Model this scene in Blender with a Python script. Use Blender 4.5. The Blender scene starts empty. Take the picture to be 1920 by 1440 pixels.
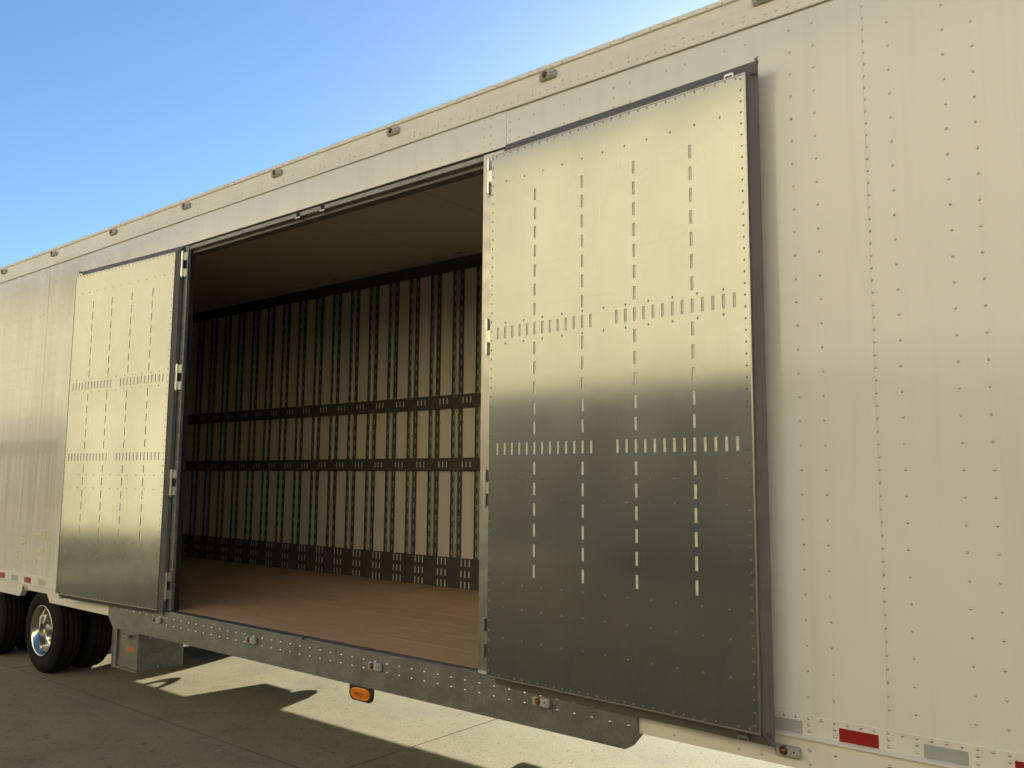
import bpy, math, random
from mathutils import Vector
random.seed(7)
R = math.radians
scene = bpy.context.scene
col = scene.collection

# ------------------------------------------------------------------ camera
YAW, PITCH, ROLL = 39.1142, 6.2973, 0.4233
cam_d = bpy.data.cameras.new('camera')
cam = bpy.data.objects.new('camera', cam_d); col.objects.link(cam)
fw = Vector((-math.sin(R(YAW)) * math.cos(R(PITCH)), math.cos(R(YAW)) * math.cos(R(PITCH)), math.sin(R(PITCH))))
rt = Vector((math.cos(R(YAW)), math.sin(R(YAW)), 0)); up = rt.cross(fw)
r_ = rt * math.cos(R(ROLL)) + up * math.sin(R(ROLL))
u_ = -rt * math.sin(R(ROLL)) + up * math.cos(R(ROLL))
from mathutils import Matrix
cam.matrix_world = Matrix(((r_.x, u_.x, -fw.x, 2.9111), (r_.y, u_.y, -fw.y, -3.5424), (r_.z, u_.z, -fw.z, 1.5), (0, 0, 0, 1)))
cam_d.sensor_width = 36.0
cam_d.lens = 1603.2338 / 1920 * 36.0
cam_d.clip_start = 0.05
cam_d.clip_end = 2000
scene.camera = cam

# ------------------------------------------------------------------ sky, sun, exposure
SUN_EL = 16.4
SUN_H = Vector((-0.305, 0.952, 0)).normalized()          # horizontal direction towards the sun
world = bpy.data.worlds.new('World'); scene.world = world; world.use_nodes = True
wn = world.node_tree; wn.nodes.clear()
w_out = wn.nodes.new('ShaderNodeOutputWorld'); w_bg = wn.nodes.new('ShaderNodeBackground')
w_sky = wn.nodes.new('ShaderNodeTexSky'); w_sky.sky_type = 'NISHITA'; w_sky.sun_disc = False
w_sky.sun_elevation = R(SUN_EL)
w_sky.sun_rotation = math.atan2(SUN_H.x, SUN_H.y)
w_sky.air_density = 1.0; w_sky.dust_density = 0.55; w_sky.ozone_density = 5.0
w_bg.inputs['Strength'].default_value = 0.05
wn.links.new(w_sky.outputs[0], w_bg.inputs[0]); wn.links.new(w_bg.outputs[0], w_out.inputs[0])
sun_d = bpy.data.lights.new('sun', 'SUN'); sun_d.energy = 3.15; sun_d.angle = R(0.5); sun_d.color = (1.0, 0.955, 0.74)
sun = bpy.data.objects.new('sun', sun_d); col.objects.link(sun)
to_sun = SUN_H * math.cos(R(SUN_EL)) + Vector((0, 0, math.sin(R(SUN_EL))))
sun.rotation_euler = (-to_sun).to_track_quat('-Z', 'Y').to_euler()
sun.location = to_sun * 60
scene.view_settings.view_transform = 'Standard'
scene.view_settings.look = 'None'
scene.view_settings.gamma = 1.0
scene.view_settings.use_curve_mapping = False
scene.view_settings.exposure = 2.15
scene.cycles.max_bounces = 10
scene.cycles.diffuse_bounces = 6
scene.cycles.glossy_bounces = 5

# ------------------------------------------------------------------ materials
MATS = {}
def mat(name, base, rough=0.5, metal=0.0, spec=0.5, coat=0.0):
    m = bpy.data.materials.new(name); m.use_nodes = True
    b = m.node_tree.nodes['Principled BSDF']
    b.inputs['Base Color'].default_value = (*base, 1); b.inputs['Roughness'].default_value = rough
    b.inputs['Metallic'].default_value = metal; b.inputs['Specular IOR Level'].default_value = spec
    b.inputs['Coat Weight'].default_value = coat
    MATS[name] = m
    return m
def N(m, t): return m.node_tree.nodes.new(t)
def L(m, a, b): m.node_tree.links.new(a, b)
def bsdf(m): return m.node_tree.nodes['Principled BSDF']
def coords(m, scale=(1, 1, 1), obj=False):
    if obj:
        tc = N(m, 'ShaderNodeTexCoord'); src = tc.outputs['Object']
    else:
        g = N(m, 'ShaderNodeNewGeometry'); src = g.outputs['Position']
    mp = N(m, 'ShaderNodeMapping'); mp.inputs['Scale'].default_value = scale
    L(m, src, mp.inputs['Vector'])
    return mp.outputs['Vector']
def noise(m, scale, sc=(1, 1, 1), detail=4, rough=0.55, obj=False):
    n = N(m, 'ShaderNodeTexNoise'); n.inputs['Scale'].default_value = scale
    n.inputs['Detail'].default_value = detail; n.inputs['Roughness'].default_value = rough
    L(m, coords(m, sc, obj), n.inputs['Vector'])
    return n.outputs['Fac']
def ramp(m, fac, p0, p1, c0=(0, 0, 0), c1=(1, 1, 1)):
    r = N(m, 'ShaderNodeValToRGB')
    r.color_ramp.elements[0].position = p0; r.color_ramp.elements[1].position = p1
    r.color_ramp.elements[0].color = (*c0, 1); r.color_ramp.elements[1].color = (*c1, 1)
    L(m, fac, r.inputs['Fac'])
    return r.outputs['Color']
def mix(m, fac, a, b, mode='MIX'):
    x = N(m, 'ShaderNodeMix'); x.data_type = 'RGBA'; x.blend_type = mode
    if isinstance(fac, (int, float)): x.inputs[0].default_value = fac
    else: L(m, fac, x.inputs[0])
    for v, i in ((a, 6), (b, 7)):
        if isinstance(v, tuple): x.inputs[i].default_value = (*v, 1)
        else: L(m, v, x.inputs[i])
    return x.outputs[2]
def math_n(m, op, a, b=0.0):
    x = N(m, 'ShaderNodeMath'); x.operation = op; x.use_clamp = False
    for v, i in ((a, 0), (b, 1)):
        if isinstance(v, (int, float)): x.inputs[i].default_value = v
        else: L(m, v, x.inputs[i])
    return x.outputs[0]
def mapr(m, v, a, b, c=0.0, d=1.0):
    x = N(m, 'ShaderNodeMapRange'); x.interpolation_type = 'SMOOTHSTEP'
    L(m, v, x.inputs[0])
    for i, q in zip((1, 2, 3, 4), (a, b, c, d)): x.inputs[i].default_value = q
    return x.outputs[0]
def bump(m, h, strength=0.2, dist=0.005):
    b = N(m, 'ShaderNodeBump'); b.inputs['Strength'].default_value = strength; b.inputs['Distance'].default_value = dist
    L(m, h, b.inputs['Height']); L(m, b.outputs[0], bsdf(m).inputs['Normal'])

# white trailer paint, chalky and streaked towards the left end
m = mat('white_paint', (.7, .68, .63), 0.22, spec=0.5)
g = N(m, 'ShaderNodeNewGeometry'); sx = N(m, 'ShaderNodeSeparateXYZ'); L(m, g.outputs['Position'], sx.inputs[0])
X, Z = sx.outputs['X'], sx.outputs['Z']
base = mix(m, ramp(m, noise(m, 1.2), .3, .7), (.79, .772, .73), (.74, .722, .68))
base = mix(m, math_n(m, 'MULTIPLY', ramp(m, noise(m, 1.0, (14, 1, .5), 5), .52, .8), .22), base, (.52, .48, .42))
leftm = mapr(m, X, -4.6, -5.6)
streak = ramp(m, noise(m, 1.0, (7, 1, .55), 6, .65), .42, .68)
top_stain = math_n(m, 'MULTIPLY', mapr(m, Z, 2.75, 3.25), mapr(m, Z, 3.56, 3.36))
stain_left = math_n(m, 'MULTIPLY', mapr(m, X, -3.2, -5.2), top_stain)
f1 = math_n(m, 'MULTIPLY', math_n(m, 'MULTIPLY', stain_left, ramp(m, noise(m, 1.0, (3.2, 1, 1.0), 6, .65), .33, .58)), 1.0)
base = mix(m, f1, base, (.47, .42, .34))
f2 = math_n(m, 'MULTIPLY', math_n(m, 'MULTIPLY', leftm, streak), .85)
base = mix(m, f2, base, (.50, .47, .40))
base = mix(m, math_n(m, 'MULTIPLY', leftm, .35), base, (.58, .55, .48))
patch = math_n(m, 'MULTIPLY', mapr(m, X, -5.40, -5.47), math_n(m, 'MULTIPLY', mapr(m, Z, 1.86, 1.80), mapr(m, Z, .70, 1.15)))  # streaky dirt plus a dark mirrored shape painted into the colour
pn = ramp(m, noise(m, 1.0, (11, 1, .45), 6, .6), .36, .60)
band = math_n(m, 'MULTIPLY', mapr(m, Z, 1.66, 1.72), .6)
pf = math_n(m, 'MULTIPLY', patch, math_n(m, 'MINIMUM', math_n(m, 'ADD', pn, band), 1.0))
base = mix(m, math_n(m, 'MULTIPLY', pf, .62), base, (.40, .365, .31))
low = math_n(m, 'MULTIPLY', leftm, mapr(m, Z, 1.2, .5))
f3 = math_n(m, 'MULTIPLY', math_n(m, 'MULTIPLY', low, ramp(m, noise(m, 26, (1, 1, .8), 6, .7), .42, .62)), .4)
base = mix(m, f3, base, (.78, .76, .66))
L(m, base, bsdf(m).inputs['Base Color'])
rg = math_n(m, 'ADD', mapr(m, noise(m, 2.5), .3, .7, .09, .15), math_n(m, 'MULTIPLY', leftm, .04))
L(m, rg, bsdf(m).inputs['Roughness'])
bump(m, noise(m, 1.5, (1.6, 1, .7), 2), 0.14, .03)

m = mat('rail_paint', (.6, .58, .54), 0.35)
b1 = mix(m, ramp(m, noise(m, 3, (1, 1, 1)), .3, .7), (.78, .75, .695), (.71, .68, .62))
b1 = mix(m, math_n(m, 'MULTIPLY', ramp(m, noise(m, 1.0, (16, 1, 3), 6, .65), .52, .78), .3), b1, (.50, .465, .40))
L(m, b1, bsdf(m).inputs['Base Color'])

# brushed aluminium door liner
m = mat('brushed_aluminium', (.80, .79, .76), 0.2, 1.0)
br = noise(m, 1.0, (260, 260, 5), 3, .6)
blot = noise(m, 2.2, (1, 1, .7), 4)
colr = mix(m, ramp(m, blot, .3, .75), (.345, .355, .345), (.300, .310, .304))
colr = mix(m, math_n(m, 'MULTIPLY', ramp(m, br, .35, .7), .13), colr, (.25, .253, .242))
scr = ramp(m, noise(m, 1.0, (5, 5, 260), 2, .5), .66, .74)
scr2 = math_n(m, 'MULTIPLY', scr, ramp(m, noise(m, 1.4, (1, 1, 1), 2), .5, .62))
colr = mix(m, math_n(m, 'MULTIPLY', scr2, .3), colr, (.19, .19, .182))
sc_m = N(m, 'ShaderNodeMapping'); sc_m.inputs['Rotation'].default_value = (0, R(7), 0); sc_m.inputs['Scale'].default_value = (1.1, 1.1, 150)
gg = N(m, 'ShaderNodeNewGeometry'); L(m, gg.outputs['Position'], sc_m.inputs['Vector'])
sn = N(m, 'ShaderNodeTexNoise'); sn.inputs['Scale'].default_value = 1.0; sn.inputs['Detail'].default_value = 1.0; L(m, sc_m.outputs[0], sn.inputs['Vector'])
sl = math_n(m, 'MULTIPLY', ramp(m, sn.outputs['Fac'], .70, .74), ramp(m, noise(m, 1.1), .48, .6))
colr = mix(m, math_n(m, 'MULTIPLY', sl, .4), colr, (.20, .20, .19))
L(m, colr, bsdf(m).inputs['Base Color'])
rr = math_n(m, 'ADD', mapr(m, br, .3, .7, .108, .126), mapr(m, noise(m, 3.5), .35, .75, 0, .03))
L(m, rr, bsdf(m).inputs['Roughness'])
bump(m, noise(m, 1.3, (1, 1, .8), 1), 0.16, .02)
p2 = N(m, 'ShaderNodeBsdfPrincipled'); p2.inputs['Metallic'].default_value = 1.0; p2.inputs['Roughness'].default_value = .40
L(m, colr, p2.inputs['Base Color'])
ms = N(m, 'ShaderNodeMixShader'); L(m, mapr(m, noise(m, 1.0, (2.2, 2.2, 1.2), 1.5, .5), .34, .66, .20, .31), ms.inputs[0])
L(m, bsdf(m).outputs[0], ms.inputs[1]); L(m, p2.outputs[0], ms.inputs[2])
L(m, ms.outputs[0], m.node_tree.nodes['Material Output'].inputs['Surface'])

m = mat('trim_aluminium', (.40, .385, .36), 0.38, 1.0)
L(m, mapr(m, noise(m, 12), .3, .7, .28, .42), bsdf(m).inputs['Roughness'])
mat('bright_aluminium', (.62, .61, .58), 0.28, 1.0)
mat('edge_aluminium', (.42, .39, .37), 0.35, 1.0)
m = mat('galvanised_steel', (.4, .41, .4), 0.5, .75)
v = N(m, 'ShaderNodeTexVoronoi'); v.inputs['Scale'].default_value = 70; L(m, coords(m, (1, 1, 1)), v.inputs['Vector'])
gc = mix(m, ramp(m, v.outputs['Color'], .2, .8), (.24, .243, .235), (.31, .312, .30))
gc = mix(m, ramp(m, noise(m, 5, (1, 1, 1.4), 6, .7), .35, .7), gc, (.185, .185, .175))
gc = mix(m, math_n(m, 'MULTIPLY', ramp(m, noise(m, 1, (20, 20, 4), 5), .55, .75), .4), gc, (.19, .182, .168))
L(m, gc, bsdf(m).inputs['Base Color'])
L(m, mapr(m, noise(m, 9), .3, .7, .42, .6), bsdf(m).inputs['Roughness'])
mat('rivet_steel', (.62, .61, .58), 0.28, 1.0)
mat('door_rivet', (.27, .262, .235), 0.3, 1.0)
mat('skin_rivet', (.62, .585, .51), 0.36, .85)
m = mat('rubber_seal', (.085, .078, .082), 0.55)
L(m, mix(m, noise(m, 8), (.10, .095, .092), (.15, .142, .136)), bsdf(m).inputs['Base Color'])
mat('black_gap', (.012, .012, .012), 0.8)
mat('red_tape', (.30, .012, .014), 0.35)
m = mat('grey_tape', (.36, .37, .39), 0.3)
L(m, mix(m, noise(m, 40), (.34, .35, .37), (.42, .43, .45)), bsdf(m).inputs['Base Color'])
mat('faded_tape', (.48, .45, .34), 0.4)
mat('amber_lens', (.75, .20, .01), 0.12, coat=.6)
mat('lamp_ring', (.13, .045, .025), 0.3)
mat('amber_ring', (.85, .30, .03), 0.15, coat=.5)
mat('marker_lens', (.16, .045, .018), 0.15, coat=.4)
mat('red_lens', (.45, .10, .012), 0.12, coat=.6)
mat('lamp_grey', (.40, .385, .375), 0.4)
mat('black_plastic', (.02, .02, .02), 0.4)
m = mat('yellow_mark', (.62, .55, .16), 0.5)
b_ = bsdf(m); L(m, math_n(m, 'MULTIPLY', ramp(m, noise(m, 14, (1, 1, 1), 6, .75), .42, .70), .7), b_.inputs['Alpha'])
L(m, mix(m, noise(m, 8), (.88, .78, .22), (.84, .77, .42)), b_.inputs['Base Color'])
m = mat('orange_sticker', (.55, .17, .02), 0.5)
L(m, mix(m, ramp(m, noise(m, 30, (1, 1, 1.6), 4), .45, .6), (.52, .17, .03), (.30, .16, .08)), bsdf(m).inputs['Base Color'])

# oak floor, laminated strips along x
m = mat('oak_floor', (.3, .17, .1), 0.42)
bt = N(m, 'ShaderNodeTexBrick'); bt.inputs['Scale'].default_value = 1.0
bt.inputs['Brick Width'].default_value = 1.3; bt.inputs['Row Height'].default_value = 0.034; bt.inputs['Mortar Size'].default_value = 0.0012
bt.inputs['Color1'].default_value = (.74, .48, .275, 1); bt.inputs['Color2'].default_value = (.65, .405, .225, 1)
bt.inputs['Mortar'].default_value = (.30, .17, .10, 1); bt.inputs['Bias'].default_value = -.1
L(m, coords(m, (1, 1, 1)), bt.inputs['Vector'])
oc = mix(m, ramp(m, noise(m, 1, (5, 90, 1), 5, .65), .35, .7), bt.outputs['Color'], (.44, .255, .145))
oc = mix(m, math_n(m, 'MULTIPLY', ramp(m, noise(m, 1.6, (1, 2, 1), 4), .5, .7), .35), oc, (.55, .38, .24))
oc = mix(m, 0.35, oc, bt.outputs['Color'])
oi = N(m, 'ShaderNodeObjectInfo')
oc = mix(m, math_n(m, 'MULTIPLY', oi.outputs['Random'], .35), oc, (.42, .25, .14))
scf = ramp(m, noise(m, 1.0, (2.2, 22, 1), 5, .7), .60, .72)
oc = mix(m, math_n(m, 'MULTIPLY', scf, .5), oc, (.24, .15, .09))
L(m, oc, bsdf(m).inputs['Base Color']); L(m, mapr(m, noise(m, 3), .3, .7, .36, .55), bsdf(m).inputs['Roughness'])

m = mat('liner_board', (.60, .56, .49), 0.45)
L(m, mix(m, noise(m, 2.5, (3, 1, .6), 4), (.68, .63, .525), (.57, .525, .43)), bsdf(m).inputs['Base Color'])
m = mat('slot_backing', (.62, .58, .48), 0.6)
L(m, mix(m, ramp(m, noise(m, 35, (1, 1, 2), 3), .35, .7), (.80, .76, .65), (.62, .58, .48)), bsdf(m).inputs['Base Color'])
mat('post_backing', (.42, .40, .34), 0.6)
m = mat('track_paint', (.05, .05, .045), 0.4)
L(m, mix(m, noise(m, 14), (.055, .054, .049), (.095, .09, .08)), bsdf(m).inputs['Base Color'])
m = mat('ceiling_liner', (.55, .53, .48), 0.5)
L(m, mix(m, noise(m, 1.4, (1, 1, 1), 5), (.58, .55, .5), (.46, .44, .4)), bsdf(m).inputs['Base Color'])
mat('track_channel', (.55, .56, .53), 0.4, .6)
mat('underbody', (.03, .03, .03), 0.7)
m = mat('tyre_rubber', (.02, .02, .02), 0.8, spec=.15)
L(m, mix(m, noise(m, 12), (.008, .008, .008), (.016, .015, .013)), bsdf(m).inputs['Base Color'])
mat('polished_rim', (.66, .62, .53), 0.15, 1.0)
mat('hub_metal', (.28, .26, .22), 0.35, .8)

# concrete
m = mat('concrete', (.33, .31, .27), 0.85, spec=.25)
c1 = mix(m, ramp(m, noise(m, .55, (1, 1, 1), 5, .6), .3, .7), (.285, .255, .155), (.22, .194, .115))
c1 = mix(m, math_n(m, 'MULTIPLY', ramp(m, noise(m, 2.3, (1, 1, 1), 6, .7), .5, .72), .55), c1, (.16, .13, .083))
c1 = mix(m, math_n(m, 'MULTIPLY', ramp(m, noise(m, 70, (1, 1, 1), 3, .7), .50, .64), .6), c1, (.155, .131, .088))
c1 = mix(m, math_n(m, 'MULTIPLY', ramp(m, noise(m, 110, (1, 1, 1), 2, .6), .58, .66), .6), c1, (.42, .37, .265))
c1 = mix(m, math_n(m, 'MULTIPLY', ramp(m, noise(m, 1.1, (1.3, 1, 1), 3, .5), .60, .70), .35), c1, (.17, .14, .115))
spk = ramp(m, noise(m, 42, (1, .5, 1), 2, .5), .655, .70)
c1 = mix(m, math_n(m, 'MULTIPLY', spk, .9), c1, (.12, .10, .085))
oil = ramp(m, noise(m, .9, (1, 1.2, 1), 5, .62), .62, .72)
c1 = mix(m, math_n(m, 'MULTIPLY', oil, .45), c1, (.075, .062, .045))
cr = N(m, 'ShaderNodeTexVoronoi'); cr.feature = 'DISTANCE_TO_EDGE'; cr.inputs['Scale'].default_value = .42
cv = N(m, 'ShaderNodeVectorMath'); cv.operation = 'ADD'
nz = N(m, 'ShaderNodeTexNoise'); nz.inputs['Scale'].default_value = 2.2; nz.inputs['Detail'].default_value = 6
L(m, coords(m), nz.inputs['Vector']); L(m, coords(m), cv.inputs[0]); L(m, nz.outputs['Color'], cv.inputs[1]); L(m, cv.outputs[0], cr.inputs['Vector'])
crk = math_n(m, 'MULTIPLY', mapr(m, cr.outputs['Distance'], .0016, .0004), ramp(m, noise(m, .5, (1, 1, 1), 3), .5, .6))
c1 = mix(m, math_n(m, 'MULTIPLY', crk, .6), c1, (.05, .042, .032))
L(m, c1, bsdf(m).inputs['Base Color'])
bump(m, noise(m, 75, (1, 1, 1), 5, .75), .6, .006)
mat('joint_fill', (.06, .052, .045), 0.9)
m = mat('cream_siding', (.19, .155, .1), 0.6)
L(m, mix(m, noise(m, .3, (1, 1, .3), 3), (.58, .50, .345), (.53, .457, .31)), bsdf(m).inputs['Base Color'])
m = mat('shade_black_wall', (.05, .048, .044), 0.85)  # black colour stands in for shade on the lower wall
L(m, mix(m, noise(m, 2), (.010, .0095, .009), (.014, .013, .012)), bsdf(m).inputs['Base Color'])
mat('grey_trailer_paint', (.09, .083, .074), 0.5)

# ------------------------------------------------------------------ mesh builder
class MB:
    def __init__(s): s.v = []; s.f = []; s.sm = []
    def add(s, vs, fs, smooth=False):
        o = len(s.v); s.v += [tuple(p) for p in vs]
        for f in fs: s.f.append(tuple(o + i for i in f)); s.sm.append(smooth)
        return s
    def box(s, x0, x1, y0, y1, z0, z1, b=0.0):
        if b <= 0:
            vs = [(x, y, z) for x in (x0, x1) for y in (y0, y1) for z in (z0, z1)]
            return s.add(vs, [(0, 1, 3, 2), (4, 6, 7, 5), (0, 4, 5, 1), (2, 3, 7, 6), (0, 2, 6, 4), (1, 5, 7, 3)])
        # chamfered box: every corner split into three points
        vs = []; idx = {}
        for i, x in enumerate((x0, x1)):
            for j, y in enumerate((y0, y1)):
                for k, z in enumerate((z0, z1)):
                    sx_, sy_, sz_ = (b if i == 0 else -b), (b if j == 0 else -b), (b if k == 0 else -b)
                    for a, p in enumerate(((x, y + sy_, z + sz_), (x + sx_, y, z + sz_), (x + sx_, y + sy_, z))):
                        idx[(i, j, k, a)] = len(vs); vs.append(p)
        I = lambda i, j, k, a: idx[(i, j, k, a)]
        fs = [(I(0,0,0,0), I(0,0,1,0), I(0,1,1,0), I(0,1,0,0)), (I(1,0,0,0), I(1,1,0,0), I(1,1,1,0), I(1,0,1,0)),
              (I(0,0,0,1), I(1,0,0,1), I(1,0,1,1), I(0,0,1,1)), (I(0,1,0,1), I(0,1,1,1), I(1,1,1,1), I(1,1,0,1)),
              (I(0,0,0,2), I(0,1,0,2), I(1,1,0,2), I(1,0,0,2)), (I(0,0,1,2), I(1,0,1,2), I(1,1,1,2), I(0,1,1,2))]
        for i in (0, 1):
            for j in (0, 1): fs.append((I(i,j,0,0), I(i,j,0,1), I(i,j,1,1), I(i,j,1,0)))
            for k in (0, 1): fs.append((I(i,0,k,0), I(i,0,k,2), I(i,1,k,2), I(i,1,k,0)))
        for j in (0, 1):
            for k in (0, 1): fs.append((I(0,j,k,1), I(0,j,k,2), I(1,j,k,2), I(1,j,k,1)))
        for i in (0, 1):
            for j in (0, 1):
                for k in (0, 1): fs.append((I(i,j,k,0), I(i,j,k,1), I(i,j,k,2)))
        return s.add(vs, fs)
    def prism_x(s, prof, x0, x1):                 # closed (y,z) profile extruded along x
        n = len(prof)
        vs = [(x0, y, z) for y, z in prof] + [(x1, y, z) for y, z in prof]
        fs = [(i, (i + 1) % n, n + (i + 1) % n, n + i) for i in range(n)] + [tuple(range(n)), tuple(range(2 * n - 1, n - 1, -1))]
        return s.add(vs, fs)
    def prism_y(s, prof, y0, y1):                 # closed (x,z) outline extruded along y
        n = len(prof)
        vs = [(x, y0, z) for x, z in prof] + [(x, y1, z) for x, z in prof]
        fs = [(i, (i + 1) % n, n + (i + 1) % n, n + i) for i in range(n)] + [tuple(range(n)), tuple(range(2 * n - 1, n - 1, -1))]
        return s.add(vs, fs)
    def rivet(s, x, y, z, r=.006, h=.003, n=8, d=-1):   # dome proud of a wall facing -y (d=-1)
        vs = []
        for k in range(n):
            a = 2 * math.pi * k / n; vs.append((x + r * math.cos(a), y, z + r * math.sin(a)))
        for k in range(n):
            a = 2 * math.pi * k / n; vs.append((x + .72 * r * math.cos(a), y + d * h * .75, z + .72 * r * math.sin(a)))
        vs.append((x, y + d * h, z))
        fs = [(k, (k + 1) % n, n + (k + 1) % n, n + k) for k in range(n)] + [(n + k, n + (k + 1) % n, 2 * n) for k in range(n)]
        return s.add(vs, fs, True)
    def lathe_y(s, prof, cx, cz, n=48, smooth=True, closed=False):   # (radius, y) profile round an axis along y
        m_ = len(prof); vs = []
        for k in range(n):
            a = 2 * math.pi * k / n
            vs += [(cx + r * math.cos(a), y, cz + r * math.sin(a)) for r, y in prof]
        fs = []
        for k in range(n):
            k2 = (k + 1) % n
            for i in range(m_ if closed else m_ - 1):
                j = (i + 1) % m_
                fs.append((k * m_ + i, k * m_ + j, k2 * m_ + j, k2 * m_ + i))
        return s.add(vs, fs, smooth)
    def cyl_z(s, cx, cy, r, z0, z1, n=12):
        vs = [(cx + r * math.cos(2 * math.pi * k / n), cy + r * math.sin(2 * math.pi * k / n), z) for z in (z0, z1) for k in range(n)]
        s.add(vs, [(k, (k + 1) % n, n + (k + 1) % n, n + k) for k in range(n)], True)
        return s.add(vs, [tuple(range(n)), tuple(range(2 * n - 1, n - 1, -1))])
    def cyl_x(s, x0, x1, cy, cz, r, n=16):
        vs = [(x, cy + r * math.cos(2 * math.pi * k / n), cz + r * math.sin(2 * math.pi * k / n)) for x in (x0, x1) for k in range(n)]
        s.add(vs, [(k, (k + 1) % n, n + (k + 1) % n, n + k) for k in range(n)], True)
        return s.add(vs, [tuple(range(n)), tuple(range(2 * n - 1, n - 1, -1))])
    def slotted(s, x0, x1, z0, z1, y, holes, t=.004):     # sheet facing -y with rectangular holes of real depth
        xs = sorted({x0, x1} | {round(h[0], 5) for h in holes} | {round(h[1], 5) for h in holes})
        zs = sorted({z0, z1} | {round(h[2], 5) for h in holes} | {round(h[3], 5) for h in holes})
        inside = lambda x, z: any(h[0] < x < h[1] and h[2] < z < h[3] for h in holes)
        vi = {}
        def V(i, k):
            if (i, k) not in vi: vi[(i, k)] = len(s.v); s.v.append((xs[i], y, zs[k]))
            return vi[(i, k)]
        for i in range(len(xs) - 1):
            xm = (xs[i] + xs[i + 1]) / 2
            for k in range(len(zs) - 1):
                if not inside(xm, (zs[k] + zs[k + 1]) / 2):
                    s.f.append((V(i, k), V(i + 1, k), V(i + 1, k + 1), V(i, k + 1))); s.sm.append(False)
        for a, b, c, d in list(holes) + [(x0, x1, z0, z1)]:
            vs = [(a, y, c), (b, y, c), (b, y, d), (a, y, d), (a, y + t, c), (b, y + t, c), (b, y + t, d), (a, y + t, d)]
            s.add(vs, [(0, 1, 5, 4), (1, 2, 6, 5), (2, 3, 7, 6), (3, 0, 4, 7)])
        return s
    def mesh(s, name, mt, xf=None):
        me = bpy.data.meshes.new(name)
        me.from_pydata([xf(p) for p in s.v] if xf else s.v, [], s.f)
        me.polygons.foreach_set('use_smooth', s.sm)
        me.materials.append(MATS[mt]); me.update()
        import bmesh
        bm = bmesh.new(); bm.from_mesh(me); bmesh.ops.recalc_face_normals(bm, faces=bm.faces); bm.to_mesh(me); bm.free()
        return me
    def build(s, name, mt, parent=None, kind=None, xf=None):
        return link(name, s.mesh(name, mt, xf), parent, kind)
def link(name, me, parent=None, kind=None, off=(0, 0, 0)):
    o = bpy.data.objects.new(name, me); col.objects.link(o)
    if parent is not None:
        o.parent = parent
        base = ROOTS.get(parent.name, (0, 0, 0))
        o.location = (off[0] - base[0], off[1] - base[1], off[2] - base[2])
    else: o.location = off
    if kind: o['kind'] = kind
    return o
ROOTS = {}
def root(name, loc, label, cat, group=None):
    o = bpy.data.objects.new(name, None); col.objects.link(o); o.location = loc
    o.empty_display_size = .2
    o['label'] = label; o['category'] = cat
    if group: o['group'] = group
    ROOTS[o.name] = loc
    return o

G = -0.32            # ground level
FT = 0.3048; IN4 = 0.1016; IN2 = 0.0508

# ------------------------------------------------------------------ ground
gb = MB().add([(-600, -600, G - .02), (600, -600, G - .02), (600, 600, G - .02), (-600, 600, G - .02)], [(0, 1, 2, 3)])
ground = gb.build('ground', 'concrete'); ground['kind'] = 'structure'
SL = 4.572; JX, JY = -1.42, -0.02
fill = MB().box(JX - 6 * SL, JX + 4 * SL, JY - 6 * SL, JY + 4 * SL, G - .018, G - .004).build('joint_bed', 'joint_fill', ground)
sm_ = MB().box(0.008, SL - .008, 0.008, SL - .008, -.016, 0).mesh('slab', 'concrete')
for i in range(-6, 4):
    for j in range(-6, 4):
        link('slab', sm_, ground, off=(JX + i * SL, JY + j * SL, G + random.uniform(-.0015, .0015)))

# ------------------------------------------------------------------ the trailer
XL, XR = -13.2, 7.4  # unseen ends stretched out to lengthen the shadow and darken reflections
T = root('cargo_trailer', (-1.9, 1.3, G), 'long white riveted box trailer with its wide double side doors standing open', 'trailer')

# --- near side skin sheets
OPL, OPR, OPB, OPT = -3.290, -.183, .476, 3.292     # clear opening
joints_r = [-.022, .6776, 1.897, 3.116, 4.335, 5.554, XR]
joints_l = [XL, -12.2, -10.74, -9.52, -8.3, -7.08, -5.86, -4.64, -3.42]
POST0 = 0.067
def post_cols(a, b):
    out = []
    k0 = math.floor((a - POST0) / FT) - 1
    for k in range(k0, k0 + int((b - a) / FT) + 4):
        for q in (0, IN4):
            x = POST0 + k * FT + q
            if a + .004 < x < b - .004: out.append((x, k, q))
    return out
def skin(a, b, dy, jl):
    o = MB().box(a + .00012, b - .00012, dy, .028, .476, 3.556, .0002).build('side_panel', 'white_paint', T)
    rv = MB()
    for x, k, q in post_cols(a, b):
        if jl is not None and abs(x - jl) < .06: continue
        for r in range(0, 29):
            rv.rivet(x + random.uniform(-.0008, .0008), dy, 3.475 - r * IN4 + random.uniform(-.001, .001), .0060, .0034)
    if jl is not None:
        for r in range(0, 57): rv.rivet(jl + .004, dy, 3.475 - r * IN2, .0060, .0034)
    rv.build('rivets', 'skin_rivet', o, 'stuff')
    return o
prev = None
for i in range(len(joints_r) - 1):
    a, b = joints_r[i], joints_r[i + 1]
    dy = -.0008 if i % 2 else 0.0
    skin(a, b, dy, a if i else .0)
for i in range(len(joints_l) - 1):
    a, b = joints_l[i], joints_l[i + 1]
    dy = -.0008 if i % 2 else 0.0
    skin(a, b, dy, a)
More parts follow.
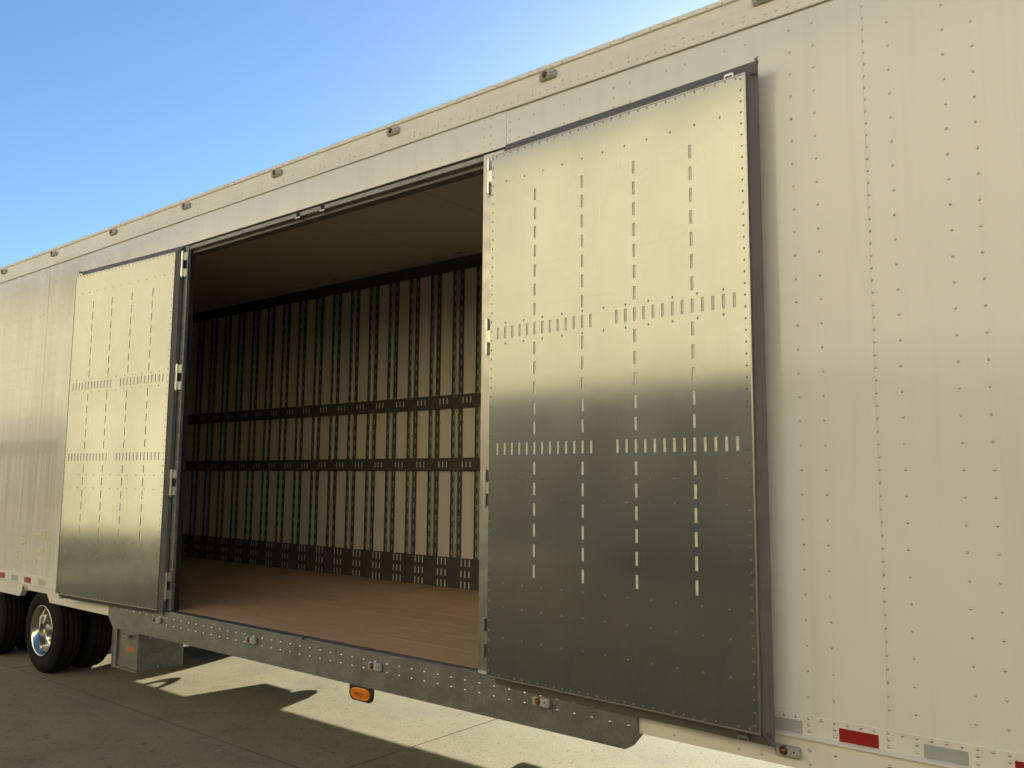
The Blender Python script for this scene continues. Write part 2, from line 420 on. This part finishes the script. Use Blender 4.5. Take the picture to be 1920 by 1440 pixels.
# header over the opening
hd = MB().box(-3.4195, -.0225, -.0025, .028, 3.341, 3.556, .0004).build('header_panel', 'white_paint', T)
rv = MB()
for xx in (-.186, -.134):
    for k in range(4): rv.rivet(xx, -.0025, 3.535 - k * .0507, .0075, .004)
for xx in (-3.345, -3.294):
    for k in range(4): rv.rivet(xx, -.0025, 3.545 - k * .053, .0075, .004)
for k in range(15): rv.rivet(-.311 - k * .2074, -.0025, 3.386, .006, .003)
rv.build('rivets', 'white_paint', hd, 'stuff')
MB().box(-3.40, -.03, .004, .09, 3.327, 3.3405).build('shadow_gap', 'black_gap', T)

# --- roof rail and roof
prof = [(.03, 3.5515), (-.011, 3.5515), (-.011, 3.640), (-.006, 3.646), (-.006, 3.694), (-.017, 3.698), (-.019, 3.716), (-.012, 3.724), (.06, 3.738), (.06, 3.556), (.03, 3.556)]
rr_ = MB().prism_x(prof, XL, XR).build('roof_rail', 'rail_paint', T)
rv = MB()
k = math.floor((XL - POST0) / FT) + 1
x = POST0 + k * FT
xx = XL + .03
while POST0 + k * FT < XR - .1:
    x = POST0 + k * FT
    for q in range(6): rv.rivet(x + q * IN2, -.011, 3.582, .0072, .004)
    for q in (0, IN4): rv.rivet(x + q, -.011, 3.607, .0072, .004)
    for q in range(4): rv.rivet(x + q * .0762, -.0185, 3.707, .006, .005)
    k += 1
rv.build('rivets', 'rail_paint', rr_, 'stuff')
# thin dark sealant line below the rail
MB().box(XL, XR, -.0085, .0, 3.5475, 3.5515).build('sealant_line', 'hub_metal', T)
roof = [(.06, 3.737), (.5, 3.762), (1.3, 3.775), (2.1, 3.762), (2.54, 3.737), (2.54, 3.70), (.06, 3.70)]
MB().prism_x(roof, XL, XR).build('roof_sheet', 'rail_paint', T)
farprof = [(2.6 - y, z) for y, z in prof]
MB().prism_x(farprof, XL, XR).build('roof_rail', 'rail_paint', T)

# --- far side, ends, underfloor
MB().box(XL, XR, 2.572, 2.6, .476, 3.556).build('far_side_panel', 'white_paint', T)
MB().box(XL, XL + .05, .03, 2.57, .40, 3.70).build('rear_end_panel', 'white_paint', T)
MB().box(XR - .05, XR, .03, 2.57, .40, 3.70).build('front_end_panel', 'white_paint', T)
MB().box(XL + .05, XR - .05, .06, 2.54, .40, .445).build('underfloor', 'underbody', T)
for xx in [XL + .3 + .6 * i for i in range(33)]:
    MB().box(xx, xx + .05, .08, 2.52, .335, .40).build('cross_member', 'underbody', T)

# --- bottom rails
def bottom_rail(poly, x0, x1, far=False):
    if not far:
        o = MB().prism_y(poly, -.004, .05).build('bottom_rail', 'rail_paint', T)
        MB().prism_x([(-.004, .463), (-.022, .466), (-.022, .474), (-.004, .480)], x0, x1).build('rail_lip', 'rail_paint', o)
        rv = MB(); x = x0 + .01
        k = math.ceil((x0 - POST0) / IN2)
        while POST0 + k * IN2 < x1 - .01:
            if not (far): rv.rivet(POST0 + k * IN2, -.004, .545, .0066, .004)
            k += 1
        for x, kk, q in post_cols(x0, x1):
            for z in (.521, .494, .422, .369):
                if in_arch(x) and z < .43: continue
                rv.rivet(x, -.004, z, .0072, .0045)
        rv.build('rivets', 'rivet_steel', o, 'stuff')
        return o
    return MB().prism_y(poly, 2.55, 2.604).build('bottom_rail', 'rail_paint', T)
ARCH = [(-6.02, -5.385), (-7.27, -6.64)]
def in_arch(x): return any(a - .03 < x < b + .03 for a, b in ARCH)
pr = [(.80, .556), (XR, .556), (XR, .342), (.80, .342)]
pl = [(XL, .342), (-7.30, .342), (-7.24, .414), (-6.68, .414), (-6.61, .342), (-6.05, .342), (-5.99, .414), (-5.455, .414), (-5.385, .342), (-4.10, .342), (-4.10, .556), (XL, .556)]
rail_r = bottom_rail(pr, .80, XR); rail_l = bottom_rail(pl, XL, -4.22)
bottom_rail(pr, .8, XR, True); bottom_rail(pl, XL, -4.1, True)

# --- conspicuity tape pieces
def tape(a, b, mt):
    MB().box(a, b, -.0062, -.0035, .4805, .5305, .0006).build('reflective_tape', mt, T)
for k in range(-1, 5):
    if 1.711 + k * .6060 > 1.4: tape(1.711 + k * .606, 1.860 + k * .606, 'red_tape')
    if 1.415 + k * .606 > 1.3: tape(1.415 + k * .606, 1.564 + k * .606, 'grey_tape')
for k in range(6):
    tape(-5.965 - k * .606, -5.818 - k * .606, 'red_tape')
    tape(-6.265 - k * .606, -6.115 - k * .606, 'grey_tape')
tape(-5.66, -5.50, 'faded_tape')

# --- galvanised sill beams under the doorway, both sides
def beam(far):
    y0, y1 = (-.03, .05) if not far else (2.55, 2.63)
    out = [(-4.22, .472), (-4.22, .355), (-4.13, .265), (.742, .265), (.802, .335), (.802, .472)]
    o = MB().prism_y(out, y0, y1).build('sill_beam', 'galvanised_steel', T)
    if not far:
        rv = MB()
        k = 0
        for k in range(-10, 40):
            x = -3.2 + k * IN4
            if x > .79 or x < -4.16: continue
            rv.rivet(x, -.03, .4235, .0085, .005)
            if x > -3.35: rv.rivet(x, -.03, .3735, .0085, .005)
        rv.build('rivets', 'rivet_steel', o, 'stuff')
        MB().box(-3.265, -.10, -.034, -.004, .4722, .4785, .0012).build('sill_angle', 'bright_aluminium', o)
        MB().box(-3.245, -.183, -.003, .055, .466, .474).build('sill_seal', 'rubber_seal', o)
        MB().box(-1.652, -1.628, -.036, -.001, .468, .4796).build('latch_notch', 'black_gap', o)
        MB().box(-1.905, -1.885, -.0355, -.001, .4795, .482).build('latch_notch', 'trim_aluminium', o)
    return o
beam(False); beam(True)

# --- doorway frame
jl = MB().box(-3.345, OPL, -.012, .016, .476, 3.326, .003).build('door_jamb', 'galvanised_steel', T)
rv = MB()
for k in range(14): rv.rivet(-3.300, -.012, 3.25 - k * .205, .006, .004)
rv.build('rivets', 'rivet_steel', jl, 'stuff')
MB().box(OPR, -.03, -.010, .10, .476, 3.326, .003).build('door_jamb', 'trim_aluminium', T)
fh = MB().prism_x([(.0, 3.292), (-.004, 3.296), (-.004, 3.322), (.012, 3.332), (.10, 3.332), (.10, 3.285), (.03, 3.285)], OPL, OPR).build('door_head', 'galvanised_steel', T)
MB().box(OPL, OPR, .03, .10, 3.268, 3.285).build('head_seal', 'rubber_seal', T)
for xx in (-1.891, -1.625):
    k_ = MB().box(xx - .018, xx + .018, -.0065, .02, 3.292, 3.322).build('latch_keeper', 'black_gap', T)
    MB().box(xx - .022, xx + .03, -.012, .01, 3.281, 3.2905).build('keeper_lip', 'trim_aluminium', k_)

# --- interior
IY = 2.5
zfl = .474
nb = 8; bw = (2.49 - .058) / nb
for i in range(nb):
    y = .058 + i * bw
    MB().box(XL + .06, XR - .06, y + .0016, y + bw - .0016, .446, zfl).build('floor_board', 'oak_floor', T)
MB().box(XL + .06, XR - .06, 2.515, 2.525, .45, 3.69).build('wall_backing', 'slot_backing', T)
# liner boards and logistic posts
PX = -2.511
pm = MB().box(-.079, .079, 2.486, 2.512, .752, 3.522, .0015).mesh('liner_panel', 'liner_board')
prv = MB()
for sx_ in (-.0715, .0715):
    for k in range(9): prv.rivet(sx_, 2.486, 3.243 - k * .3033, .0055, .003)
prm = prv.mesh('rivets', 'hub_metal')
tm = MB()
for c0, c1, cs in ((-.0735, -.0255, -.043), (.0265, .0735, .047)):
    holes = [(cs - .0068, cs + .0068, 3.455 - k * .1062 - .027, 3.455 - k * .1062 + .027) for k in range(26)]
    tm.slotted(c0, c1, .752, 3.522, 2.478, holes, .003)
tmm = tm.mesh('logistic_post', 'track_paint')
cm = MB().prism_x([(0, 0)] * 3, 0, 0) if False else MB()
for a, b, yy in ((-.0250, -.0185, 2.474), (-.0185, .0145, 2.494), (.0145, .0190, 2.476), (.0190, .0260, 2.494)):
    cm.box(a, b, yy, 2.512, .752, 3.522)
pb = MB().box(-.072, -.0265, 2.4815, 2.512, .756, 3.518).box(.0275, .072, 2.4815, 2.512, .756, 3.518)
pbm = pb.mesh('slot_strip', 'post_backing')
cmm = cm.mesh('post_channel', 'track_channel')
nmin, nmax = -23, 2
for k in range(nmin, nmax + 1):
    x = PX + k * FT
    p = link('liner_panel', pm, T, off=(x, 0, 0))
    link('rivets', prm, p, 'stuff')
    q = link('logistic_post', tmm, T, off=(x - FT / 2, 0, 0))
    link('post_channel', cmm, q); link('slot_strip', pbm, q)
xa, xb = PX + nmin * FT - .2, PX + nmax * FT + .2
slot3 = lambda z0, z1: [(PX + k * FT + d - .007, PX + k * FT + d + .007, z0, z1) for k in range(nmin, nmax + 1) for d in (-.060, -.012, .039)]
for (z0, z1, s0, s1) in ((2.166, 2.297, 2.211, 2.266), (1.567, 1.691, 1.599, 1.655)):
    c = MB().slotted(xa, xb, z0, z1, 2.462, slot3(s0, s1), .003).build('cargo_rail', 'track_paint', T)
    rv = MB()
    for k in range(nmin, nmax + 1):
        for zz in (z0 + .012, z1 - .012):
            for d in (-.13, -.17): rv.rivet(PX + k * FT + d, 2.462, zz, .0055, .003)
    rv.build('rivets', 'hub_metal', c, 'stuff')
    MB().box(xa, xb, 2.4655, 2.477, z0 + .02, z1 - .02).build('slot_strip', 'slot_backing', c)
hk = slot3(.681, .745) + slot3(.580, .640) + slot3(.479, .541)
kp = MB().slotted(xa, xb, .4745, .755, 2.466, hk, .003).build('kick_plate', 'track_paint', T)
MB().box(xa, xb, 2.4695, 2.477, .476, .750).build('slot_strip', 'slot_backing', kp)
MB().prism_x([(2.44, 3.632), (2.47, 3.56), (2.47, 3.520), (2.512, 3.520), (2.512, 3.632)], XL + .06, XR - .06).build('ceiling_cove', 'track_paint', T)
for i in range(17):
    a = XL + .06 + i * 1.16
    MB().box(a + .004, a + 1.156, .11, 2.47, 3.633 + .001 * (i % 2), 3.648, .001).build('ceiling_panel', 'ceiling_liner', T)
rv = MB()
for i in range(40):
    rv.box(-8 + i * .3048 - .05, -8 + i * .3048 + .05, 2.30, 2.325, 3.6315, 3.636)
rv.build('ceiling_clips', 'hub_metal', T, 'stuff')
# near side wall, inside
MB().box(XL + .06, OPL - .11, .03, .10, .476, 3.60).build('inner_wall', 'liner_board', T)
MB().box(-.029, XR - .06, .03, .10, .476, 3.60).build('inner_wall', 'liner_board', T)
MB().box(XL + .06, XR - .06, .03, .105, 3.60, 3.69).build('inner_wall', 'liner_board', T)
# black rubber mat lying at the far left of the floor
# --- the doors
SLOT_Z = [2.982 - .1017 * k for k in range(7)] + [2.2700 - .10268 * k for k in range(13)]
ROWS = (2.270, 1.6536)
def door(y0, s, xh, x0, x1, xs0, hinge_x, left):
    xf = lambda p: (p[0], y0 + s * (p[0] - xh) + p[1], p[2])
    zt, zb = 3.270, .483
    core = MB().box(x0 + .002, x1 - .002, .014, .052, zb + .003, zt - .003, .003).build('side_door', 'trim_aluminium', T, xf=xf)
    MB().box(x0 + .02, x1 - .02,   .0036, .0135, zb + .02, zt - .02).build('slot_backing', 'slot_backing', core, xf=xf)
    cols = [xs0 + 2 * .0254 * i for i in (5, 11, 17, 23)]
    xsl = [xs0 + IN2 * i for i in list(range(13)) + list(range(15, 28))]
    hs = []
    w, h = .0075, .0315
    for x in cols:
        for z in SLOT_Z:
            if min(abs(z - q) for q in ROWS) > .02: hs.append((x - w, x + w, z - h, z + h))
    for z in ROWS:
        for x in xsl: hs.append((x - w, x + w, z - h, z + h))
    sh = MB().slotted(x0 + .003, x1 - .003, zb + .003, zt - .003, 0, hs, .0034).build('liner_sheet', 'brushed_aluminium', core, xf=xf)
    rv = MB()
    def row(z, skip=None, n=11):
        for k in range(n):
            x = xs0 + .052 + k * .1268
            rv.rivet(x, 0, z, .0055, .003)
    for z in (3.101, 2.323, 2.212, 1.504, 1.394, .962, .841, .688): row(z)
    n = 55
    for k in range(n):
        z = zb + .03 + k * (zt - zb - .052) / (n - 1)
        rv.rivet(x0 + .014, 0, z, .005, .0028); rv.rivet(x1 - .024, 0, z, .005, .0028)
    n = 29
    for k in range(n):
        x = x0 + .04 + k * (x1 - x0 - .085) / (n - 1)
        rv.rivet(x, 0, zt - .014, .005, .0028); rv.rivet(x, 0, zb + .016, .005, .0028)
    rv.build('rivets', 'door_rivet', core, 'stuff', xf=xf)
    # edge trim
    tr = MB()
    e = x1 if not left else x0
    tr.box(min(e, e - .006) if not left else e - .0015, e + .0015 if not left else e + .006, -.0025, .02, zb, zt)
    tr.box(x0, x1, -.0022, .018, zt - .0045, zt + .0012)
    tr.box(x0, x1, -.0022, .018, zb - .0012, zb + .005)
    tr.build('edge_trim', 'edge_aluminium', core, xf=xf)
    # rubber seal flange standing proud of the door on its trailer side
    gk = MB()
    if not left:
        gk.prism_x([(.026, 3.266), (.032, 3.266), (.062, 3.336), (.056, 3.338)], x0 + .06, x1 + .038)
        gk.prism_x([(.026, .488), (.032, .488), (.062, .432), (.056, .430)], x0 + .03, x1 + .038)
        gk.add([(x1 - .003, .020, zb - .0), (x1 + .036, .050, zb - .05), (x1 + .036, .050, 3.338), (x1 - .003, .020, zt),
                (x1 - .003, .050, zb), (x1 + .036, .056, zb - .05), (x1 + .036, .056, 3.338), (x1 - .003, .050, zt)],
               [(0, 1, 2, 3), (4, 7, 6, 5), (1, 5, 6, 2), (0, 3, 7, 4), (0, 4, 5, 1), (3, 2, 6, 7)])
        # torn corners
        gk.add([(x1 + .030, .048, 3.33), (x1 + .046, .046, 3.352), (x1 + .020, .050, 3.346), (x1 + .034, .054, 3.34)], [(0, 1, 2), (0, 3, 1), (1, 3, 2), (0, 2, 3)])
    else:
        gk.prism_x([(.026, 3.266), (.032, 3.266), (.062, 3.330), (.056, 3.332)], x0 - .01, x1 + .02)
        gk.prism_x([(.026, .488), (.032, .488), (.062, .442), (.056, .440)], x0 + .01, x1 + .02)
        gk.add([(x1 - .002, .006, zb), (x1 + .020, .034, zb - .04), (x1 + .020, .034, 3.31), (x1 - .002, .006, zt),
                (x1 - .002, .055, zb), (x1 + .020, .060, zb - .04), (x1 + .020, .060, 3.31), (x1 - .002, .055, zt)],
               [(0, 1, 2, 3), (4, 7, 6, 5), (1, 5, 6, 2), (0, 3, 7, 4), (0, 4, 5, 1), (3, 2, 6, 7)])
        gk.box(x0 - .012, x0 - .001, .03, .06, zb - .03, 3.33)
    gk.build('rubber_seal', 'rubber_seal', core, xf=xf)
    # latch loops at the free edge, top and bottom
    for z0, sg in ((zt + .012, 1), (zb - .034, -1)):
        xc = (x1 - .085) if not left else (x0 + .05)
        lb = MB()
        lb.box(xc - .024, xc + .024, .012, .016, z0 + .004, z0 + .016, .001)
        lb.box(xc - .024, xc - .017, .012, .040, z0 - .006, z0 + .016, .001)
        lb.box(xc + .017, xc + .024, .012, .040, z0 - .006, z0 + .016, .001)
        lb.build('latch_loop', 'bright_aluminium', core, xf=xf)
    # hinges
    for za, zb_ in ((3.075, 3.275), (2.172, 2.369), (1.352, 1.545), (.565, .764)):
        hg = MB()
        l3 = (zb_ - za) / 3
        hy = -.040
        for q in range(3): hg.cyl_z(hinge_x, hy, .0115 - (.003 if q == 1 else 0), za + q * l3 + .0008, za + (q + 1) * l3 - .0008)
        hg.cyl_z(hinge_x, hy, .005, za - .010, zb_ + .006)
        sg = 1 if left else -1
        yj = -.0125 if left else -.0105
        for qa, qb in ((za, za + l3), (zb_ - l3, zb_)):
            hg.box(*sorted((hinge_x, hinge_x + sg * .026)), yj - .004, yj, qa, qb, .001)
            hg.box(hinge_x - .004, hinge_x + .004, hy + .006, yj - .002, qa, qb)
        hg.box(*sorted((hinge_x - sg * .030, hinge_x)), hy - .004, hy + .004, za + l3, zb_ - l3, .001)
        hg.build('hinge', 'bright_aluminium', core)
    return core
door(-.0803, -.0404, -.06, -.062, 1.4455, 0.0, -.117, False)
door(-.0797, .0591, -3.4, -4.895, -3.364, -4.8215, -3.322, True)
MB().box(-3.34, OPL - .006, .017, .06, .476, 3.30).build('jamb_seal', 'black_gap', T)
MB().box(-3.352, -3.346, -.03, .0, .49, 3.30).build('jamb_flange', 'black_gap', T)

# --- marker lamps
def lamp_mesh():
    b = MB().box(-.052, .052, -.026, 0, -.026, .018, .006)
    b.box(-.046, .046, -.0285, -.024, -.016, .014, .003)
    l = MB().lathe_y([(.0001, -.040), (.007, -.039), (.0115, -.035), (.0135, -.028), (.0135, -.02)], -.012, 0, 16)
    r2 = MB().lathe_y([(.0135, -.030), (.0175, -.0305), (.0185, -.026), (.0185, -.02)], -.012, 0, 16)
    s = MB()
    s.rivet(.030, -.0285, 0, .0045, .003); s.rivet(-.044, -.0285, -.004, .003, .002)
    return b.mesh('marker_light', 'lamp_grey'), l.mesh('lens', 'marker_lens'), r2.mesh('lens_ring', 'lamp_ring'), s.mesh('screw', 'black_plastic')
lm = lamp_mesh()
def lamp(x, y, z):
    o = link('marker_light', lm[0], T, off=(x, y, z))
    for nm, me in zip(('lens', 'lens_ring', 'screw'), lm[1:]): link(nm, me, o)
for k in range(-7, 5):
    x = .279 + k * 1.2085
    if XL + .2 < x < XR - .2: lamp(x, -.006, 3.661)
for x in (-3.425, -2.189, -.952, .268): lamp(x, -.03, .404)
for x in (1.506, 2.74): lamp(x, -.005, .409)
lamp(-5.93, .012, .432)

# --- amber side lamp hanging below the beam, both sides
def oval(cx, cz, a, b, n=24):
    pts = []
    for k in range(n):
        t = 2 * math.pi * k / n
        c, s = math.cos(t), math.sin(t)
        pts.append((cx + math.copysign(a * abs(c) ** .6, c), cz + math.copysign(b * abs(s) ** .7, s)))
    return pts
def amber(y, d):
    cx = -1.088
    out = [(cx - .104, .275), (cx - .104, .215), (cx - .096, .192), (cx - .075, .178), (cx + .075, .178), (cx + .096, .192), (cx + .104, .215), (cx + .104, .275)]
    o = MB().prism_y(out, y, y + .012).build('side_lamp', 'black_plastic', T)
    s = -1 if d < 0 else 1
    yf = y if d < 0 else y + .012
    MB().prism_y(oval(cx, .222, .082, .034), yf, yf + s * .008).build('lens_ring', 'amber_ring', o)
    MB().prism_y(oval(cx, .222, .074, .027), yf + s * .008, yf + s * .013).build('lens', 'amber_lens', o)
    MB().prism_y(oval(cx, .222, .040, .013), yf + s * .013, yf + s * .017).build('lens_centre', 'red_lens', o)
amber(-.026, -1); amber(2.576, 1)

# --- tool box under the beam
tb = MB().box(-4.385, -3.952, .118, .50, -.092, .30, .004).build('tool_box', 'galvanised_steel', T)
fl = MB()
fl.box(-4.385, -4.37, .096, .1185, -.092, .29); fl.box(-4.385, -3.952, .096, .1175, -.096, -.080)
fl.box(-3.964, -3.952, .096, .1185, -.080, .29); fl.box(-4.37, -4.315, .100, .1175, -.080, .29)
fl.build('box_flange', 'galvanised_steel', tb)
MB().box(-4.190, -4.095, .085, .117, .165, .190, .004).build('latch', 'bright_aluminium', tb)
MB().box(-4.178, -4.045, .1155, .1172, .052, .092).build('warning_label', 'orange_sticker', tb)
rv = MB()
for yy, zz in ((.2, .175), (.25, .165), (.28, -.07)):
    n = len(rv.v); rv.rivet(0, 0, 0, .008, .005)
    rv.v[n:] = [(-3.952 - p[1], yy + p[0], zz + p[2]) for p in rv.v[n:]]
rv.build('rivets', 'rivet_steel', tb, 'stuff')

# far side tank and step, seen through their shadow
step = [(-4.46, .30), (-4.14, .097), (-3.76, .10), (-3.72, .115), (-3.66, .075), (-3.56, .053), (-3.50, .07), (-3.464, .12), (-3.464, .30)]
MB().prism_y(step, 2.30, 2.52).build('far_side_step', 'underbody', T)
hs_ = MB(); nn, mm = 24, 8
hs_.add([(-5.02 + (.105 + .028 * math.cos(2 * math.pi * b / mm)) * math.cos(2 * math.pi * a / nn), 2.5 + .028 * math.sin(2 * math.pi * b / mm),
          G + .66 + (.105 + .028 * math.cos(2 * math.pi * b / mm)) * math.sin(2 * math.pi * a / nn)) for a in range(nn) for b in range(mm)],
        [(a * mm + b, a * mm + (b + 1) % mm, ((a + 1) % nn) * mm + (b + 1) % mm, ((a + 1) % nn) * mm + b) for a in range(nn) for b in range(mm)], True)
hs_.build('air_hose', 'underbody', T)

# --- wheels
def tyre_prof(y0, w=.235, ri=.225, ro=.385):
    c = y0 + w / 2; h = w / 2
    p = [(ri, y0 + .035), (ri + .012, y0 + .018), (ri + .05, y0 + .004), (ri + .09, y0), (ro - .045, y0 + .008), (ro - .018, y0 + .022), (ro - .005, y0 + .034)]
    tre = []
    for a in (-.55, -.2, .2, .55):
        yc = c + a * h
        tre += [(ro, yc - .006), (ro - .011, yc - .005), (ro - .011, yc + .005), (ro, yc + .006)]
    q = [(r, 2 * c - y) for r, y in reversed(p)]
    return p + tre + q
def wheel_meshes():
    t = MB().lathe_y(tyre_prof(0), 0, 0, 56).mesh('wheel', 'tyre_rubber')
    rim = MB().lathe_y([(.222, .05), (.229, .020), (.232, .010), (.228, .006), (.220, .010), (.213, .022), (.208, .032), (.196, .050), (.190, .085), (.184, .120), (.172, .132), (.150, .128), (.125, .126), (.10, .130), (.082, .132)], 0, 0, 56).mesh('rim', 'polished_rim')
    hub = MB().lathe_y([(.0001, .058), (.05, .058), (.058, .064), (.060, .075), (.066, .078), (.070, .10), (.082, .104), (.084, .134)], 0, 0, 32).mesh('hub', 'hub_metal')
    nut = MB()
    for k in range(10):
        a = 2 * math.pi * k / 10
        nut.lathe_y([(.0001, .092), (.009, .092), (.0125, .098), (.0125, .13)], .112 * math.cos(a), .112 * math.sin(a), 8, False)
    disc = MB().lathe_y([(.20, .14), (.0001, .14)], 0, 0, 24).mesh('brake_drum', 'underbody')
    return t, rim, hub, nut.mesh('lug_nuts', 'polished_rim'), disc
wm = wheel_meshes()
wz = G + .383
for wx in (-5.605, -6.865):
    for side in (0, 1):
        for dual in (0, 1):
            y = .022 + .30 * dual
            o = link('wheel', wm[0], T, off=(wx, y if not side else 2.6 - y, wz))
            if side: o.scale = (1, -1, 1)
            if dual == 0:
                for nm, me in zip(('rim', 'hub', 'lug_nuts', 'brake_drum'), wm[1:]):
                    c = link(nm, me, o)
                    if nm == 'lug_nuts': c['kind'] = 'stuff'
            else: link('brake_drum', wm[4], o)
    MB().box(wx - .06, wx + .06, .15, 2.45, wz - .06, wz + .06).build('axle', 'underbody', T)
for yy in (.62, 1.9):
    MB().box(-7.6, -4.85, yy, yy + .10, .18, .40).build('suspension_beam', 'underbody', T)
# mud flap behind/ahead and landing legs far to the right, out of view
for yy in (.5, 2.0):
    MB().box(6.1, 6.22, yy, yy + .12, G + .03, .40).build('landing_leg', 'underbody', T)
    MB().box(6.0, 6.32, yy - .08, yy + .2, G + .001, G + .03).build('landing_foot', 'underbody', T)

# --- worn yellow marks on the left end of the skin
def arc(cx, cz, rx, rz, a0, a1, w, n=14, y=-.0045):
    o = []; inn = []
    for k in range(n + 1):
        t = R(a0 + (a1 - a0) * k / n)
        o.append((cx + rx * math.cos(t), cz + rz * math.sin(t))); inn.append((cx + (rx - w) * math.cos(t), cz + (rz - w) * math.sin(t)))
    return o + inn[::-1]
for pts in (arc(-5.63, .665, .15, .15, 0, 180, .05), [(-5.78, .93), (-5.72, .985), (-5.60, .965), (-5.50, .99), (-5.46, .92), (-5.53, .865), (-5.66, .885), (-5.74, .87)],
            [(-6.20, .60), (-6.17, .60), (-6.11, .76), (-6.13, .79), (-6.17, .74)], [(-6.12, .88), (-6.06, .92), (-5.99, .90), (-5.98, .84), (-6.07, .82)]):
    n = len(pts)
    MB().add([(x, -.0035, z) for x, z in pts], [tuple(range(n))]).build('worn_mark', 'yellow_mark', T)

# ------------------------------------------------------------------ what stands behind the camera (seen in the metal)
BY = -12.8
bd = root('warehouse', (-12, BY - 10, G), 'tan ribbed metal warehouse across the yard, mirrored in the doors', 'building')
wl = MB(); x = -75.0
while x < 40:
    wl.add([(x, BY, G + 4.0), (x + .22, BY, G + 4.0), (x + .25, BY + .04, G + 4.0), (x + .30, BY + .04, G + 4.0),
            (x, BY, G + 10.25), (x + .22, BY, G + 10.25), (x + .25, BY + .04, G + 10.25), (x + .30, BY + .04, G + 10.25),
            (x + .33, BY, G + 4.0), (x + .33, BY, G + 10.25)], [(0, 1, 5, 4), (1, 2, 6, 5), (2, 3, 7, 6), (3, 8, 9, 7)])
    x += .33
wl.build('wall_siding', 'cream_siding', bd)
MB().box(-75, -16, BY - .1, BY - .02, G - .01, G + 4.0).build('lower_wall', 'cream_siding', bd)
MB().box(-16, 40, BY - .1, BY + .06, G - .01, G + 4.0).build('lower_wall', 'shade_black_wall', bd)  # unseen lower wall, its shade painted in as black to darken the door reflection
MB().box(-75, 40, BY - .25, BY + .15, G + 10.2, G + 10.45).build('roof_trim', 'cream_siding', bd)
MB().prism_x([(BY - .2, G + 10.35), (BY - 20, G + 12.2), (BY - 20, G), (BY - .2, G)], -75, 40).build('hall', 'cream_siding', bd)

def parked(x0, x1, y0, lab, rear):
    t = root('parked_trailer', ((x0 + x1) / 2, y0 + 1.3, G), lab, 'trailer')
    MB().box(x0, x1, y0, y0 + 2.6, G + 1.1, G + 3.95, .03).build('body', 'grey_trailer_paint', t)
    MB().box(x0, x1, y0 + .6, y0 + 2.0, G + .9, G + 1.099).build('frame', 'underbody', t)
    for k in range(int((x1 - x0) / 1.2)):
        MB().box(x0 + .3 + k * 1.2, x0 + .38 + k * 1.2, y0 + 2.6, y0 + 2.63, G + 1.15, G + 3.9).build('side_rib', 'grey_trailer_paint', t)
    for wx in (x0 + 1.2, x0 + 2.5):
        for yy, sc in ((y0 + .03, 1), (y0 + 2.57, -1)):
            o = link('wheel', wm[0], t, off=(wx, yy, G + .5)); o.scale = (1.3, sc * 1.1, 1.3)
            link('rim', wm[1], o)
    for yy in (y0 + .6, y0 + 1.9):
        MB().box(x1 - 2.6, x1 - 2.48, yy, yy + .12, G + .001, G + .9).build('landing_leg', 'underbody', t)
    return t
parked(-43, -28.6, -12.45, 'dark grey box trailer parked along the warehouse, mirrored in white panel', True)
parked(-31, -17.0, .2, 'dark grey box trailer parked in line beyond the left end', False)
